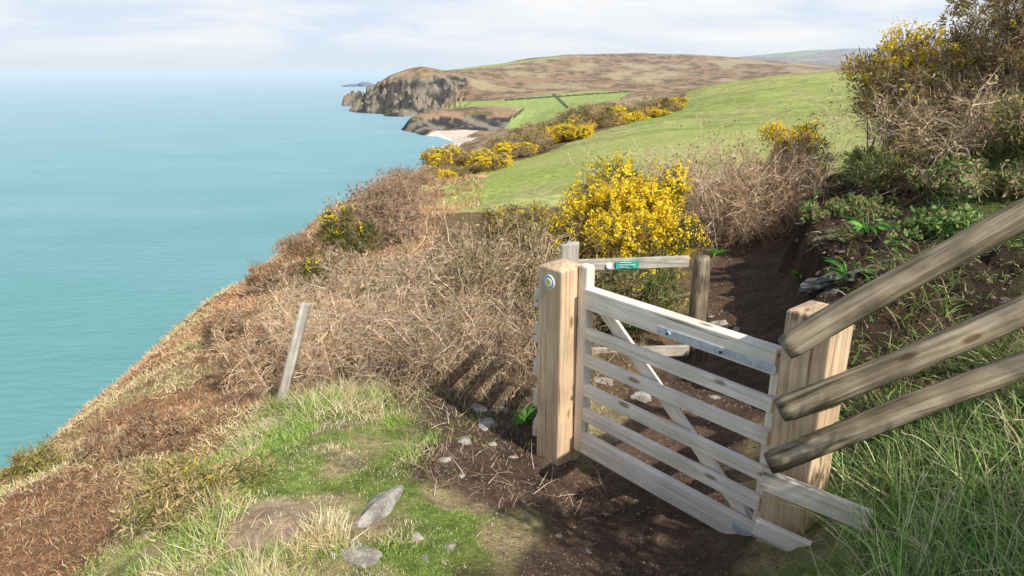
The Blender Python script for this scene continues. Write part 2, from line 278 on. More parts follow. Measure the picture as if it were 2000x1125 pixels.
# ---------------------------------------------------------------- terrain meshes
FIELD=[(862,335),(905,340),(1060,302),(1165,258),(1330,216),(1340,180),(1400,164),(1500,149),(1735,127),(2400,100),(2400,330),(1650,345),(1400,400),(1100,470),(862,470)]
FB=[[(862,213),(900,200),(990,194),(1080,184),(1150,178),(1235,178),(1210,193),(1140,208),(1085,228),(1050,246),(985,252),(1002,228),(1020,212),(960,205)],
    [(855,139),(870,133),(960,126),(1050,115),(1110,108),(1080,114),(1000,125),(950,133)],[(1440,110),(1600,95),(1640,96),(1560,112)],[(960,262),(1000,255),(1020,262),(980,272)]]
RK=[(660,216),(676,190),(705,178),(745,163),(780,155),(830,153),(905,146),(915,165),(880,185),(862,205),(842,232),(750,232)]
BARE=(P(525,1045,2.75)[0],P(525,1045,2.75)[1])
def land_color(x,y,z,slope):
    r=np.hypot(x,y); px,py=proj(x,y,z); s=pathd(x,y); n1=fbm(x*.9,y*.9,40); n2=fbm(x*3.1,y*3.1,41); n3=fbm(x/70,y/70,42); n4=fbm(x/18,y/18,43)
    def m3(a,b,f): return a*(1-f[:,None])+b*f[:,None]
    one=np.ones((len(x),1)); c=one*np.array([.22,.155,.09])
    straw=np.array([.46,.38,.21]); grn=np.array([.24,.32,.075]); rust=np.array([.40,.22,.12]); dirt=np.array([.16,.105,.075])
    g=m3(one*grn,one*straw,ss(n2,.45,.65)); 
    kn=(1-ss(y+.6*(n1-.5),4.5,5.2))*ss(x+.8*(n1-.5),-2.3,-1.8); c=m3(c,g,kn)
    br=ss(-(x+2.0+.8*(n1-.5)),0,.5)*(r<120); c=m3(c,m3(one*rust,one*np.array([.42,.34,.17]),ss(n1,.56,.68)),br)
    rb=ss(s,.8,1.2)*(r<60); c=m3(c,m3(one*np.array([.12,.16,.045]),one*np.array([.12,.085,.05]),ss(n1,.52,.64)),rb)
    s2=s+.30*(fbm(x*1.7,y*1.7,3)-.5); cut=ss(s2,.45,.6)*(1-ss(s2,1.5+1.1*n1,2.0+1.1*n1))*ss(y,3.4,4.2)*(1-ss(y,10,15)); c=m3(c,one*np.array([.075,.048,.034])*(.3+1.2*n2[:,None]),cut)  # soil of the cut coloured extra dark to paint in the bank's shade
    dp=np.maximum(1-ss(np.abs(s)+.5*(n2-.5),.42,.66),1-ss(dirtd(x,y)+.3*(n2-.5),.5,.75))*(r<30); c=m3(c,one*dirt*(.6+.8*n2[:,None]),dp)
    ba=1-ss(np.hypot((x-BARE[0])*1.0,(y-BARE[1])*.75)+.15*(n2-.5),.16,.26); c=m3(c,one*np.array([.66,.48,.33]),ba)
    far=ss(r,110,200); heath=m3(one*np.array([.33,.22,.14]),one*np.array([.16,.13,.08]),ss(n4,.45,.60)); heath=m3(heath,one*np.array([.38,.31,.19]),ss(n3,.5,.65)); c=m3(c,heath,far)
    rn=fbm(x/24,y/24,47,5); rk=np.maximum(ss(slope,.66,.92)*ss(r,500,800),inpoly(px+16*(n4-.5),py+10*(rn-.5),RK)*(r>1200)*.95); rk=np.maximum(rk,((z-SEA)<10+10*n4)*(r>800)*(beachd(x,y)>118)); 
    c=m3(c,m3(one*np.array([.05,.05,.05]),one*np.array([.27,.235,.18]),ss(rn,.42,.58)),rk)
    f=(inpoly(px+14*(n1-.5),py,FIELD)&(r>22)&(r<300)&(x>-7)).astype(float); fn=fbm(x/9,y/9,60)
    c=m3(c,m3(one*np.array([.34,.41,.105]),one*np.array([.46,.47,.18]),ss(.6*fn+.4*n2,.38,.62)),f)
    for q in FB: c=m3(c,one*np.array([.32,.39,.13])*(.92+.16*n4[:,None]),(inpoly(px,py,q)&(r>700)).astype(float))
    for q in ([(1076,183),(1083,183),(1112,210),(1106,212)],[(985,194),(1235,177),(1237,179.5),(985,197)],[(1000,228),(1022,211),(1026,213),(1003,232)]):
        c=m3(c,one*np.array([.09,.09,.055]),(inpoly(px,py,q)&(r>900)).astype(float))
    h=z-SEA; bch=((beachd(x,y)<112)&(h<6)); c=m3(c,one*np.array([.68,.59,.48]),bch.astype(float))
    c=m3(c,one*np.array([.9,.9,.9]),(bch&(h<.5)).astype(float))
    hz=ss(r,1100,6000)*.66; c=m3(c,one*np.array([.34,.40,.50]),hz)  # blue-grey aerial haze painted into the land colour, growing with distance
    return c
def polar(name,az0,az1,na,r0,r1,nr,mat,label=None):
    a=np.radians(np.linspace(az0,az1,na)); r=np.geomspace(r0,r1,nr); R,AZ=np.meshgrid(r,a,indexing='ij'); X=R*np.sin(AZ);Y=R*np.cos(AZ);Z=H(X,Y)
    P3=np.stack([X,Y,Z],-1); dr=np.gradient(P3,axis=0); da=np.gradient(P3,axis=1); nn=nrm(np.cross(da,dr)); sl=np.sqrt(np.maximum(0,1-nn[...,2]**2))
    c=land_color(X.ravel(),Y.ravel(),Z.ravel(),sl.ravel())
    i=np.arange(nr*na).reshape(nr,na); F=np.stack([i[:-1,:-1],i[1:,:-1],i[1:,1:],i[:-1,1:]],-1).reshape(-1,4)
    o=mesh(name,P3.reshape(-1,3),F,c,mat,None,True); o['kind']='structure'; return o
polar('ground',-115,115,760,.35,70,600,M['ground'])
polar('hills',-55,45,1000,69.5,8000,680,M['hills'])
def rock(name,c,sx,sy,sz,mat,parent=None,seed=0,sub=3,rot=0):
    bm=bmesh.new(); bmesh.ops.create_icosphere(bm,subdivisions=sub,radius=1)
    rs=np.random.default_rng(seed); pl=[(Vector(rs.normal(size=3)).normalized(),rs.uniform(.45,.9)) for _ in range(12)]
    for v in bm.verts:
        p=v.co.copy()
        for nn,d in pl:
            e=p.dot(nn)-d
            if e>0: p-=nn*e
        p*=1+.07*math.sin(p.x*9+seed)*math.cos(p.y*7+p.z*5)
        q=Vector((p.x*sx,p.y*sy,p.z*sz)); v.co=Matrix.Rotation(rot,3,'Z')@q
    o=frm_bm(name,bm,mat,parent); o.location=Vector(c)-(wloc(parent) if parent else Vector()); return o
m,nt,b=newmat('far_rock'); b.inputs['Base Color'].default_value=(.18,.21,.26,1); b.inputs['Roughness'].default_value=1; M['isl']=m  # islet base colour has a bluish distance haze painted in
ip=seaP(702,169); isl=thing('islet','low dark rocky islet in the sea beyond the far headland','islet',ip)
for k,(dx,sx,sz) in enumerate([(-20,50,16),(45,55,26),(-75,25,9)]): rock('rock_mass',(ip[0]+dx,ip[1],SEA+1),sx,30,sz,M['isl'],isl,k+2)
# ---------------------------------------------------------------- sea
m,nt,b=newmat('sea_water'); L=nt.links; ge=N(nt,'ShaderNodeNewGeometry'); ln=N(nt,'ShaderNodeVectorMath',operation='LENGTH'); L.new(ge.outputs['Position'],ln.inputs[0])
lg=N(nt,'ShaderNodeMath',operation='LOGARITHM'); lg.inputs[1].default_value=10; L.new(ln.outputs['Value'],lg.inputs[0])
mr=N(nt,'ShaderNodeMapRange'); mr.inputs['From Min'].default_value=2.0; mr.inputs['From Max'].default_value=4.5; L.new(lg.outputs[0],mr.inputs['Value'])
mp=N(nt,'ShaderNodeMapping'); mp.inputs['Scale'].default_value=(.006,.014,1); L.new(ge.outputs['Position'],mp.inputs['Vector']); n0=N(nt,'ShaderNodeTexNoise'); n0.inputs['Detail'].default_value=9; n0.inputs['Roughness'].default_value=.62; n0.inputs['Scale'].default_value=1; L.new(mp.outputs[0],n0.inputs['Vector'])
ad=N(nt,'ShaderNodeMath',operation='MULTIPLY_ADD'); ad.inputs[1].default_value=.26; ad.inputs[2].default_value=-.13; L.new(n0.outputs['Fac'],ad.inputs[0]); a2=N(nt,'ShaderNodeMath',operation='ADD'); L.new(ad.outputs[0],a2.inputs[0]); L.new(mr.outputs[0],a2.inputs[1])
r=ramp(nt,[(0,(.10,.28,.265)),(.2,(.15,.34,.34)),(.42,(.25,.42,.47)),(.62,(.37,.50,.57)),(.82,(.47,.58,.64)),(1,(.47,.56,.61))]); L.new(a2.outputs[0],r.inputs['Fac']); L.new(r.outputs['Color'],b.inputs['Base Color'])  # water colour by distance; the pale far stops paint in horizon haze
b.inputs['Roughness'].default_value=.45; b.inputs['IOR'].default_value=1.33; b.inputs['Specular IOR Level'].default_value=.14
bp=None
for sc,di in ((.02,2.2),(.22,.8),(1.1,.18)):
    no=N(nt,'ShaderNodeTexNoise'); no.inputs['Scale'].default_value=sc; no.inputs['Detail'].default_value=4; mq=N(nt,'ShaderNodeMapping'); mq.inputs['Scale'].default_value=(.55,1.3,1); mq.inputs['Rotation'].default_value=(0,0,.4); L.new(ge.outputs['Position'],mq.inputs['Vector']); L.new(mq.outputs[0],no.inputs['Vector'])
    q=N(nt,'ShaderNodeBump'); q.inputs['Distance'].default_value=di; q.inputs['Strength'].default_value=1; L.new(no.outputs['Fac'],q.inputs['Height'])
    if bp: L.new(bp.outputs[0],q.inputs['Normal'])
    bp=q
L.new(bp.outputs[0],b.inputs['Normal'])
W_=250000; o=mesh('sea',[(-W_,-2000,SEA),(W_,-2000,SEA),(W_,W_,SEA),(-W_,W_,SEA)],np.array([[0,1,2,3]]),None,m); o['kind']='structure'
# ---------------------------------------------------------------- gate and fences
def V3(*a): return Vector(a)
gA=V3(.455,3.85,0); gB=V3(1.25,2.905,0); gd=(gB-gA).normalized(); gn=V3(gd.y,-gd.x,0)
if gn.y>0: gn=-gn
g=thing('wooden_gate','pale six bar wooden path gate with diagonal brace and steel hinge strap','gate',(gB.x,gB.y,-2.4))
def at(t,z,o=0): v=gA+gd*t+gn*o; v.z=z; return v
GL=(gB-gA).length
board('stile',at(-.02,-2.34),at(-.02,-1.10),.075,.07,gn,M['rail'],g,.012)
board('stile',at(GL-.025,-2.32,-.012),at(GL-.025,-1.25,-.012),.045,.03,gn,M['rail'],g,.006)
for k,(z1,z2,th) in enumerate([(-1.226,-1.352,.075),(-1.478,-1.552,.035),(-1.651,-1.727,.035),(-1.85,-1.927,.035),(-2.015,-2.098,.035),(-2.187,-2.325,.05)]):
    board('rail',at(.02,(z1+z2)/2,.022),at(GL+.0,(z1+z2)/2+.003,.024),z1-z2,th,gn,M['rail'],g,.006)
board('brace',at(.03,-1.30,-.03),at(GL-.08,-2.22,-.03),.075,.03,gn,M['rail'],g,.005)
board('hinge_strap',at(GL*.46,-1.315,.065),at(GL+.01,-1.315,.065),.04,.006,gn,M['zinc'],g,.001)
for t in (.52,.78): disc('bolt',at(GL*t,-1.315,.073),gn,.013,.014,M['zinc'],g,12); disc('bolt_head',at(GL*t,-1.315,.082),gn,.008,.008,M['dark'],g,8)
board('hinge_bracket',at(GL-.12,-2.24,.052),at(GL+.01,-2.24,.052),.045,.006,gn,M['zinc'],g,.001)
lp=thing('gate_post','square pale timber latch post left of the gate with round waymark disc','post',(.30,3.93,-2.5))
board('post',(.30,3.93,-2.7),(.30,3.93,-1.125),.2,.2,gn,M['post'],lp,.008,tip=.035)
dc=V3(.30,3.93,0)+gn*.104; a_,b_=ratio(1084,551); dc.z=b_*dc.y
wd=disc('waymark_disc',dc,gn,.045,.006,M['white'],lp)
for nm,rr_,zz_,mt in (('ring',.040,.002,'blue'),('inner_disc',.030,.004,'white'),('disc_centre',.023,.006,'yellow')):
    x=disc(nm,dc,gn,rr_,.006,M[mt],wd); x.location=(0,0,zz_); x.rotation_euler=(0,0,0)
bm=bmesh.new(); vs=[bm.verts.new(p) for p in [(-.003,-.012,0),(.003,-.012,0),(.003,.002,0),(.008,.002,0),(0,.012,0),(-.008,.002,0),(-.003,.002,0)]]; bm.faces.new(vs); ar=frm_bm('arrow',bm,M['blue'],wd); ar.location=(0,0,.0102); ar.rotation_euler=(0,0,.6)
rp=thing('gate_post','square timber hinge post right of the gate behind three round poles','post',(1.345,2.795,-2.5))
board('post',(1.345,2.795,-2.75),(1.345,2.795,-1.005),.21,.21,gn,M['post'],rp,.008,tip=.03)
pf=thing('pole_fence','three weathered round poles fixed to the hinge post and rising up the right bank','fence',(1.9,2.6,-1.9))
for k,(a,bb,rr) in enumerate([((1537,688,2.56),(2000,418,2.56),.056),((1522,801,2.56),(2000,597,2.54),.055),((1498,900,2.56),(2000,724,2.53),.053)]):
    p0=V3(*P(*a)); p1=V3(*P(*bb)); d=(p1-p0); log('pole',p0,p0+d*1.9,rr,rr*1.04,M['log'],pf,k*2.3+1)
log('post',(2.9,2.52,-1.5),(2.9,2.52,.35),.07,.07,M['log'],pf,9)
bf=thing('board_fence','short pair of low pale boards running on from the foot of the hinge post','fence',(1.3,2.6,-2.4))
for a,bb,w_ in [((1488,934,2.66),(1700,1018,2.40),.10),((1474,1028,2.68),(1620,1095,2.50),.095)]: board('rail',P(*a),P(*bb),w_,.035,gn,M['rail'],bf,.006)
lf=thing('board_fence','board fence running away behind the latch post, seen almost end on','fence',(.2,4.1,-2.5))
for z in (-1.38,-1.62,-1.86,-2.08,-2.30):
    board('rail',(.155,4.06,z),(.30,4.75,z-.10),.10,.035,(1,-.15,0),M['rail'],lf,.005)
board('post',(.36,4.8,-3.0),(.36,4.8,-1.6),.08,.08,(1,-.2,0),M['grey'],lf,.008)
bk=thing('rail_fence','low rail fence with green sign behind the gate ending at a round post','fence',(1.88,6.5,-2.9))
log('post',(1.88,6.5,-3.1),(1.88,6.5,-1.77),.085,.082,M['log'],bk,4)
board('rail',P(1125,518,6.35),P(1345,510,6.42),.11,.04,(0,-1,0),M['grey'],bk,.006)
board('rail',P(1140,690,6.35),P(1345,684,6.42),.11,.04,(0,-1,0),M['grey'],bk,.006)
board('post',P(1103,640,6.1),P(1103,478,6.1),.07,.07,(0,-1,0),M['grey'],bk,.006)
board('post',(.57,6.2,-3.2),(.57,6.2,-1.55),.11,.11,(1,-.2,0),M['grey'],bk,.008)
sg=board('sign',P(1203,518,6.34),P(1248,516,6.36),.08,.006,(0,-1,0),M['green'],bk,.002)
for k in range(3): q=board('lettering',P(1209,513+k*4.5,6.33),P(1209+(24,32,18)[k],512.5+k*4.5,6.33),.005,.002,(0,-1,0),M['white'],bk,.0004)
disc('waymark_disc',P(1190,519,6.33),(0,-1,.1),.032,.006,M['white'],bk)
ft=V3(*P(598,592,5.35)); fb=V3(*P(548,790,5.2))
fp=thing('fence_post','grey weathered post leaning right at the cliff edge with loose wires','post',fb)
board('post',fb,ft,.08,.07,(0,-1,0),M['grey'],fp,.012)
for k in range(5):
    s0=fb.lerp(ft,.25+.17*k); e0=V3(.1-.0*k,5.6,-2.45+.14*k); C=np.array([[list(s0.lerp(e0,t)+V3(0,0,-.12*math.sin(math.pi*t)+.01*math.sin(t*40+k))) for t in np.linspace(0,1,24)]])
    v,f,c=tubes(C,np.full((1,24),.0022),4,np.array([[.3,.3,.3]])); mesh('wire',v-np.array(fb),f,c,M['wire'],fp)
# ---------------------------------------------------------------- plants
def gorse(name,label,loc,w_,h_,ns,nf,sl,fs,nsub=70,rsub=.2,fthr=.5,group=None,stems=24,lean=(0,0),greens=((.09,.10,.03),(.14,.13,.045),(.19,.15,.07)),seed=1,cat='bush',low=.25,fpow=1.2,stemw=1,head=9,tw=9):
    global rng; rng=np.random.default_rng(seed)
    t=thing(name,label,cat,loc,group)
    d=nrm(rng.normal(size=(nsub,3))); d[:,2]=np.where(d[:,2]<-.1,d[:,2]*.7,d[:,2]); rad=rng.uniform(.35,.95,(nsub,1))
    sc=d*rad*np.array([w_/2,w_/2,h_*.46]); sc[:,2]+=h_*.46
    sc[:,2]*=rng.uniform(.88,1.12,nsub); lift=(sc[:,2]/h_)**2; sc[:,0]+=lean[0]*lift; sc[:,1]+=lean[1]*lift
    sr=rsub*w_*rng.uniform(.45,1.1,nsub)*.6
    def pts(n,fr,w=None):
        k=rng.choice(nsub,n,p=w); dd=nrm(rng.normal(size=(n,3))+np.array([0,0,.35])); rr=sr[k]*rng.uniform(fr,1.05,n)*(1+.35*(rng.random(n)<.15)); return sc[k]+dd*rr[:,None],dd,k
    p,dd,k=pts(ns,.35); L_=sl*rng.uniform(.5,1.3,ns)
    C=curves(p,dd+rng.normal(size=(ns,3))*.6+np.array([0,0,.3]),L_,3,0,.15); R=np.stack([np.full(ns,.11),np.full(ns,.085),np.full(ns,.01)],1)*L_[:,None]
    cc=np.array(greens)[rng.integers(0,len(greens),nsub)][k]*(1+rng.uniform(-.35,.35,(ns,1))); v,f,c=tubes(C,R,2,cc); mesh('foliage',v,f,c,M['leaf'],t)
    if nf:
        wt=rng.random(nsub)**fpow*np.clip((sc[:,2]/h_-low),.04,1)*sr**2; wt=np.where(rng.random(nsub)>fthr,wt,wt*.05); wt/=wt.sum(); nh=nf//head; hp,hd,k=pts(nh,.9,wt)
        hx=nrm(hd+rng.normal(size=(nh,3))*.4+np.array([0,0,.4])); q=rng.integers(0,nh,nf); al=rng.uniform(-.2,1.2,(nf,1)); p=hp[q]+hx[q]*al*sl*1.1+rng.normal(size=(nf,3))*fs*.9; dd=hd[q]
        a=nrm(np.cross(dd,rng.normal(size=(nf,3)))); b2=nrm(np.cross(a,dd+rng.normal(size=(nf,3))*.7)); s_=fs*rng.uniform(.5,1.2,(nf,1))
        V=np.stack([p-a*s_,p-b2*s_*.8,p+a*s_,p+b2*s_*.8],1).reshape(-1,3); F=np.arange(nf*4).reshape(-1,4); cc=pick([(.93,.72,.03),(.90,.64,.02),(.95,.78,.08),(.80,.58,.04)],nf,.1)
        mesh('flowers',V,F,np.repeat(cc,4,0),M['petal'],t)
    k=rng.choice(nsub,stems); P0=rng.normal(size=(stems,3))*np.array([.16*w_,.16*w_,0]); P0[:,2]=-.15; D=sc[k]-P0; C=curves(P0,D+rng.normal(size=D.shape)*.1*h_,np.linalg.norm(D,axis=1),8,0,.08)
    tt=np.linspace(0,1,8)[None,:,None]; C=C+(sc[k]-C[:,-1])[:,None,:]*tt
    R=(.008*w_*stemw)*(1-.75*np.linspace(0,1,8))[None,:]*rng.uniform(.5,1.1,(stems,1)); v,f,c=tubes(C,R,5,pick([(.18,.13,.09),(.25,.19,.14)],stems)); 
    n2=ns//tw; kk=rng.integers(0,stems,n2); jj=rng.integers(3,8,n2); C2=curves(C[kk,jj],rng.normal(size=(n2,3))+np.array([0,0,.6]),w_*.16*rng.uniform(.4,1.2,n2),5,0,.25); v2,f2,c2=tubes(C2,np.full((n2,5),.0018*max(1,w_*.6))*np.linspace(1,.4,5),2,pick([(.32,.23,.15),(.46,.36,.25)],n2))
    v,f,c=join([(v,f,c),(v2,f2,c2)]); mesh('stems',v,f,c,M['twig'],t); return t
def twigs(name,label,loc,w_,h_,n1,n2,n3,r1,cols,seed,leafs=0,leafc=None,group=None,droop=.05,leafs_s=.03,wob=.16,arch=0,cat='bush'):
    global rng; rng=np.random.default_rng(seed); t=thing(name,label,cat,loc,group)
    P0=np.zeros((n1,3)); P0[:,:2]=rng.normal(size=(n1,2))*np.array([w_*.24,w_*.18]); P0[:,2]=-.08; D=rng.normal(size=(n1,3))*np.array([.55,.55,.2])*(w_/h_)*.5+np.array([0,0,1]); D[:,2]=np.abs(D[:,2])+.15
    D[:,:2]+=P0[:,:2]*.7/w_; L1=h_*rng.uniform(.4,.78,n1); C1=curves(P0,D,L1,9,droop+arch*.3,wob*.7); R1=r1*np.linspace(1,.4,9)[None,:]*rng.uniform(.5,1.2,(n1,1))
    def child(C,n,L,s,rr,j0,dr):
        k=rng.integers(0,len(C),n); j=rng.integers(j0,C.shape[1]-1,n); tg=nrm(C[k,j+1]-C[k,j]); D=tg+rng.normal(size=(n,3))*.8; CC_=curves(C[k,j],D,L*rng.uniform(.35,1.1,n),s,dr,wob*1.3); return CC_,rr*np.linspace(1,.35,s)[None,:]*rng.uniform(.6,1.2,(n,1))
    C2,R2=child(C1,n2,h_*.34,7,r1*.45,2,droop+arch); C3,R3=child(C2,n3,h_*.17,5,r1*.2,1,droop)
    v1=tubes(C1,R1,5,pick(cols,n1)); mesh('stems',*v1,M['twig'],t)
    v=join([tubes(C2,R2,3,pick(cols,n2)),tubes(C3,R3,2,pick(cols,n3))]); mesh('twigs',*v,M['twig'],t)
    if leafs:
        k=rng.integers(0,n3,leafs); j=rng.integers(1,5,leafs); p=C3[k,j]; Lf=leafs_s*rng.uniform(.5,1.4,leafs); C=curves(p,rng.normal(size=(leafs,3))+np.array([0,0,.4]),Lf,3,0,.2); v,f,c=tubes(C,Lf[:,None]*np.array([[.12,.22,.02]]),2,pick(leafc,leafs,.35)); mesh('foliage',v,f,c,M['leaf'],t)
    return t
def L3(x,y,dz=0): return (x,y,gz(x,y)+dz)
brown=[(.34,.25,.16),(.48,.37,.25),(.24,.165,.11),(.58,.46,.33)]
tan=[(.48,.36,.24),(.64,.50,.35),(.33,.23,.14),(.42,.28,.17)]
dk=[(.26,.18,.11),(.40,.29,.19),(.16,.11,.07),(.52,.40,.28)]
purp=[(.33,.23,.15),(.42,.30,.20),(.25,.17,.11)]
gb=((.13,.115,.035),(.20,.155,.06),(.28,.20,.095),(.32,.235,.12))
gorse('gorse_bush','large gorse bush covered in bright yellow flowers just behind the gate',L3(1.48,9.2),2.3,1.8,26000,52000,.075,.019,nsub=130,rsub=.22,fthr=.18,seed=3,low=.1,fpow=.7,head=14)
gorse('gorse_bush','low green gorse at the foot of the big yellow bush behind the rail fence',L3(1.3,7.6,-.1),1.6,.95,14000,500,.06,.012,nsub=70,seed=5,fthr=.6,greens=((.10,.13,.035),(.14,.15,.045),(.2,.17,.08)))
gorse('gorse_bush','rounded gorse with a yellow crown rising above the bare brown shrub',L3(5.75,14),1.5,2.4,12000,7000,.09,.022,nsub=80,seed=8,fthr=.3,greens=gb,low=.45)
twigs('bare_shrub','wide bare brown shrub between the yellow gorse and the path',L3(4.2,12.2),3.2,2.5,80,1700,9000,.013,tan,11,leafs=9000,leafc=[(.24,.18,.09),(.40,.29,.17)],leafs_s=.05)
gorse('gorse_bush','tall straggly gorse on the right bank with patches of yellow flowers',L3(6.75,11.2,-.1),3.0,2.35,28000,12000,.08,.020,nsub=180,rsub=.15,fthr=.55,seed=13,greens=gb[1:],stems=50,low=.2,head=14,tw=5)
gorse('gorse_bush','tallest gorse at the right edge, brown and open against the sky',L3(7.7,10.2,-.1),3.1,3.1,26000,4500,.085,.018,nsub=200,rsub=.11,fthr=.6,seed=14,greens=gb[1:],stems=90,low=.1,head=14,tw=4)
twigs('bare_shrub','tall brown leafless shrub filling the gap under the two tall gorse bushes',L3(6.6,9.9),2.6,1.5,70,1300,6500,.012,brown,12,leafs=7000,leafc=[(.22,.19,.07),(.32,.24,.12)],leafs_s=.05)
gorse('gorse_bush','low dark scrub beneath the tall gorse at the top of the bank',L3(5.5,9.6,-.1),1.9,.6,10000,200,.07,.012,nsub=60,rsub=.22,fthr=.6,seed=15,greens=((.10,.11,.035),(.19,.15,.07),(.12,.15,.045)),stems=20)
gorse('gorse_bush','shaggy dark gorse on the bank top running out of the right edge',L3(7.0,8.2,-.15),2.4,.75,13000,500,.08,.014,nsub=80,rsub=.2,fthr=.6,seed=16,greens=((.11,.13,.04),(.20,.16,.07),(.15,.18,.055)),stems=30,tw=5)
twigs('bare_shrub','small brown leafless shrub on the bank just above the upper fern',L3(5.9,8.0),1.4,.6,40,500,2500,.008,brown,17,leafs=4000,leafc=[(.16,.22,.06),(.12,.18,.05),(.28,.2,.11)],leafs_s=.06)
twigs('bramble_thicket','low green leaved bramble creeping over the earth bank behind the top pole',L3(4.4,6.4),1.5,.35,40,500,2500,.005,dk,18,leafs=5000,leafc=[(.14,.22,.06),(.10,.16,.04),(.22,.28,.09)],leafs_s=.06,arch=.2)
twigs('bramble_thicket','small bramble sprawling down the earth bank towards the path bend',L3(4.3,8.6),1.2,.4,40,400,2000,.005,dk,19,leafs=4500,leafc=[(.14,.22,.06),(.10,.16,.04),(.26,.2,.10)],leafs_s=.055,arch=.2)
lt=[(.46,.30,.17),(.34,.22,.12),(.27,.20,.09)]
twigs('bramble_thicket','tangled pale brown bramble thicket right of the leaning post',L3(-1.35,6.4),2.1,1.2,90,1800,8500,.007,tan,21,arch=.12,leafs=3500,leafc=lt,leafs_s=.035)
twigs('bramble_thicket','dense brown bramble crowding the left side of the latch post',L3(-.4,5.7),1.4,1.2,80,1400,6500,.007,dk,22,arch=.10,leafs=3000,leafc=[(.20,.17,.07),(.30,.20,.11),(.14,.12,.05)],leafs_s=.035)
twigs('bare_shrub','upright twiggy shrub with olive tips directly behind the latch post',L3(-.2,7.6),1.6,1.65,60,1300,6500,.010,dk+brown,23,leafs=7500,leafc=[(.24,.19,.08),(.32,.25,.13),(.15,.14,.05)],leafs_s=.05)
twigs('bare_shrub','bushy brown shrub left of the upright olive tipped one',L3(-1.5,9.3),2.3,1.15,60,1400,7000,.010,brown,24,leafs=4500,leafc=[(.30,.21,.12),(.36,.25,.14),(.18,.14,.06)],leafs_s=.055)
twigs('bare_shrub','grey brown shrub halfway down the thicket towards the cliff',L3(-2.9,12.5),2.4,1.0,60,1100,5500,.011,brown,25,leafs=4000,leafc=[(.30,.21,.13),(.36,.25,.14)],leafs_s=.06)
twigs('bare_shrub','low brown shrub between the leaning post and the bracken slope',L3(-2.6,8.6),1.8,.8,50,1000,5000,.008,tan,26,leafs=3500,leafc=lt,leafs_s=.045)
for i,(x,y,w_,h_) in enumerate([(-3.9,20,1.8,1.5),(-3.3,17,1.6,1.2),(-4.6,25,2.1,1.8),(-5.4,31,2.4,2.1),(-6.4,38,2.6,2.1),(-7.2,47,3.0,2.3),(-6.2,27,1.9,1.2)]):
    twigs('blackthorn_thicket','dark leafless blackthorn beside the field corner above the sea',L3(x,y),w_,h_,60,900,4000,.015,purp,30+i,group='dark thorn bushes above the cliff',leafs=3500,leafc=[(.28,.19,.12),(.20,.14,.09)],leafs_s=.10)
gorse('gorse_bush','small dark gorse with yellow blooms on the bracken slope',L3(-3.6,14.6),1.5,1.4,9000,1500,.09,.02,seed=41,fthr=.6)
gorse('gorse_bush','lower dark gorse below the small flowering one on the slope',L3(-3.6,12.6),1.2,.8,6000,400,.08,.018,seed=42,fthr=.7)
gorse('gorse_bush','scrubby gorse clump at the near corner of the green field',L3(.1,13.5),2.0,.8,9000,900,.09,.018,seed=43,fthr=.6,greens=gb,tw=5)
yg=((.34,.27,.10),(.46,.33,.17),(.20,.19,.06))
gorse('gorse_bush','low yellowish gorse clump in the lower left grass',L3(-1.75,3.15,-.05),.9,.24,6000,60,.035,.008,seed=44,fthr=.6,greens=yg,stems=16)
gorse('gorse_bush','tiny gorse clump on the cliff lip at the left edge',L3(-4.1,5.1,-.05),.6,.3,3000,0,.045,.008,seed=45,greens=((.30,.24,.08),(.20,.18,.06)),stems=12)
for i,(x,y,w_,h_,lb) in enumerate([(-3.0,7.4,1.3,.35,'low russet scrub patch on the slope left of the leaning post'),(-4.6,10.5,1.5,.4,'dark heather patch in the middle of the bracken slope'),(-5.2,15.0,2.0,.6,'brown scrub patch high on the bracken slope'),(-6.4,20.5,2.4,.6,'brown scrub hugging the cliff lip near the top of the slope'),(-3.1,4.9,1.1,.25,'low ochre scrub on the slope above the left corner')]):
    gorse('scrub_patch',lb,L3(x,y,-.08),w_,h_,7000,0,.035+.003*y,.01,seed=90+i,greens=((.26,.16,.09),(.36,.23,.13),(.19,.14,.08)),stems=12,rsub=.16)
protos=[]
hl=np.array([(-4.0,55),(-2.6,59),(0,66),(3.4,75),(7.5,86),(12,97),(18,108),(24,117),(30,126)],float)
seg=np.concatenate([[0],np.cumsum(np.hypot(*np.diff(hl,axis=0).T))])
def hp_(t): return np.interp(t,seg,hl[:,0]),np.interp(t,seg,hl[:,1])
hlab='gorse bush in the yellow flowering hedge along the seaward edge of the green field'; hg='gorse bushes in the field edge hedge'
hgs=((.14,.13,.04),(.22,.165,.065),(.32,.235,.12),(.36,.27,.15))
for k in range(4):
    protos.append(gorse('gorse_bush',hlab,(0,0,0),3.4,2.0,7000,(7500,300,3500,0)[k],.15,.055,nsub=70,rsub=.19,fthr=.35,seed=50+k,greens=hgs,group=hg,stems=10,low=.1,fpow=1.3,head=16))
rs=random.Random(4); tot=seg[-1]; nb=70
for i in range(nb):
    t=tot*min(1,max(0,(i+rs.uniform(-.6,1.6))/nb)); x,y=hp_(t); big=ss(y,88,100)*(1-ss(y,116,126)); off=rs.uniform(-3.4,.7)*(.7+y/100)*(.4 if y<62 else 1)*(1+.5*big); x+=off; y+=rs.uniform(-1,1)
    pr=protos[rs.choice([0,0,2,1,3,3,1])] if y>66 else protos[rs.choice([0,0,2])]
    if i<4: pr=protos[i]; o=pr
    else:
        o=pr.copy(); COL.objects.link(o)
        for ch in pr.children: c=ch.copy(); COL.objects.link(c); c.parent=o
    o.location=(x,y,gz(x,y)-.1); s_=rs.uniform(.45,1.1)*(.78+y/130)*(1+.35*big); o.scale=(s_*rs.uniform(.9,1.5),s_*1.1,s_*rs.uniform(.65,1.1)); o.rotation_euler=(0,0,rs.uniform(0,6))
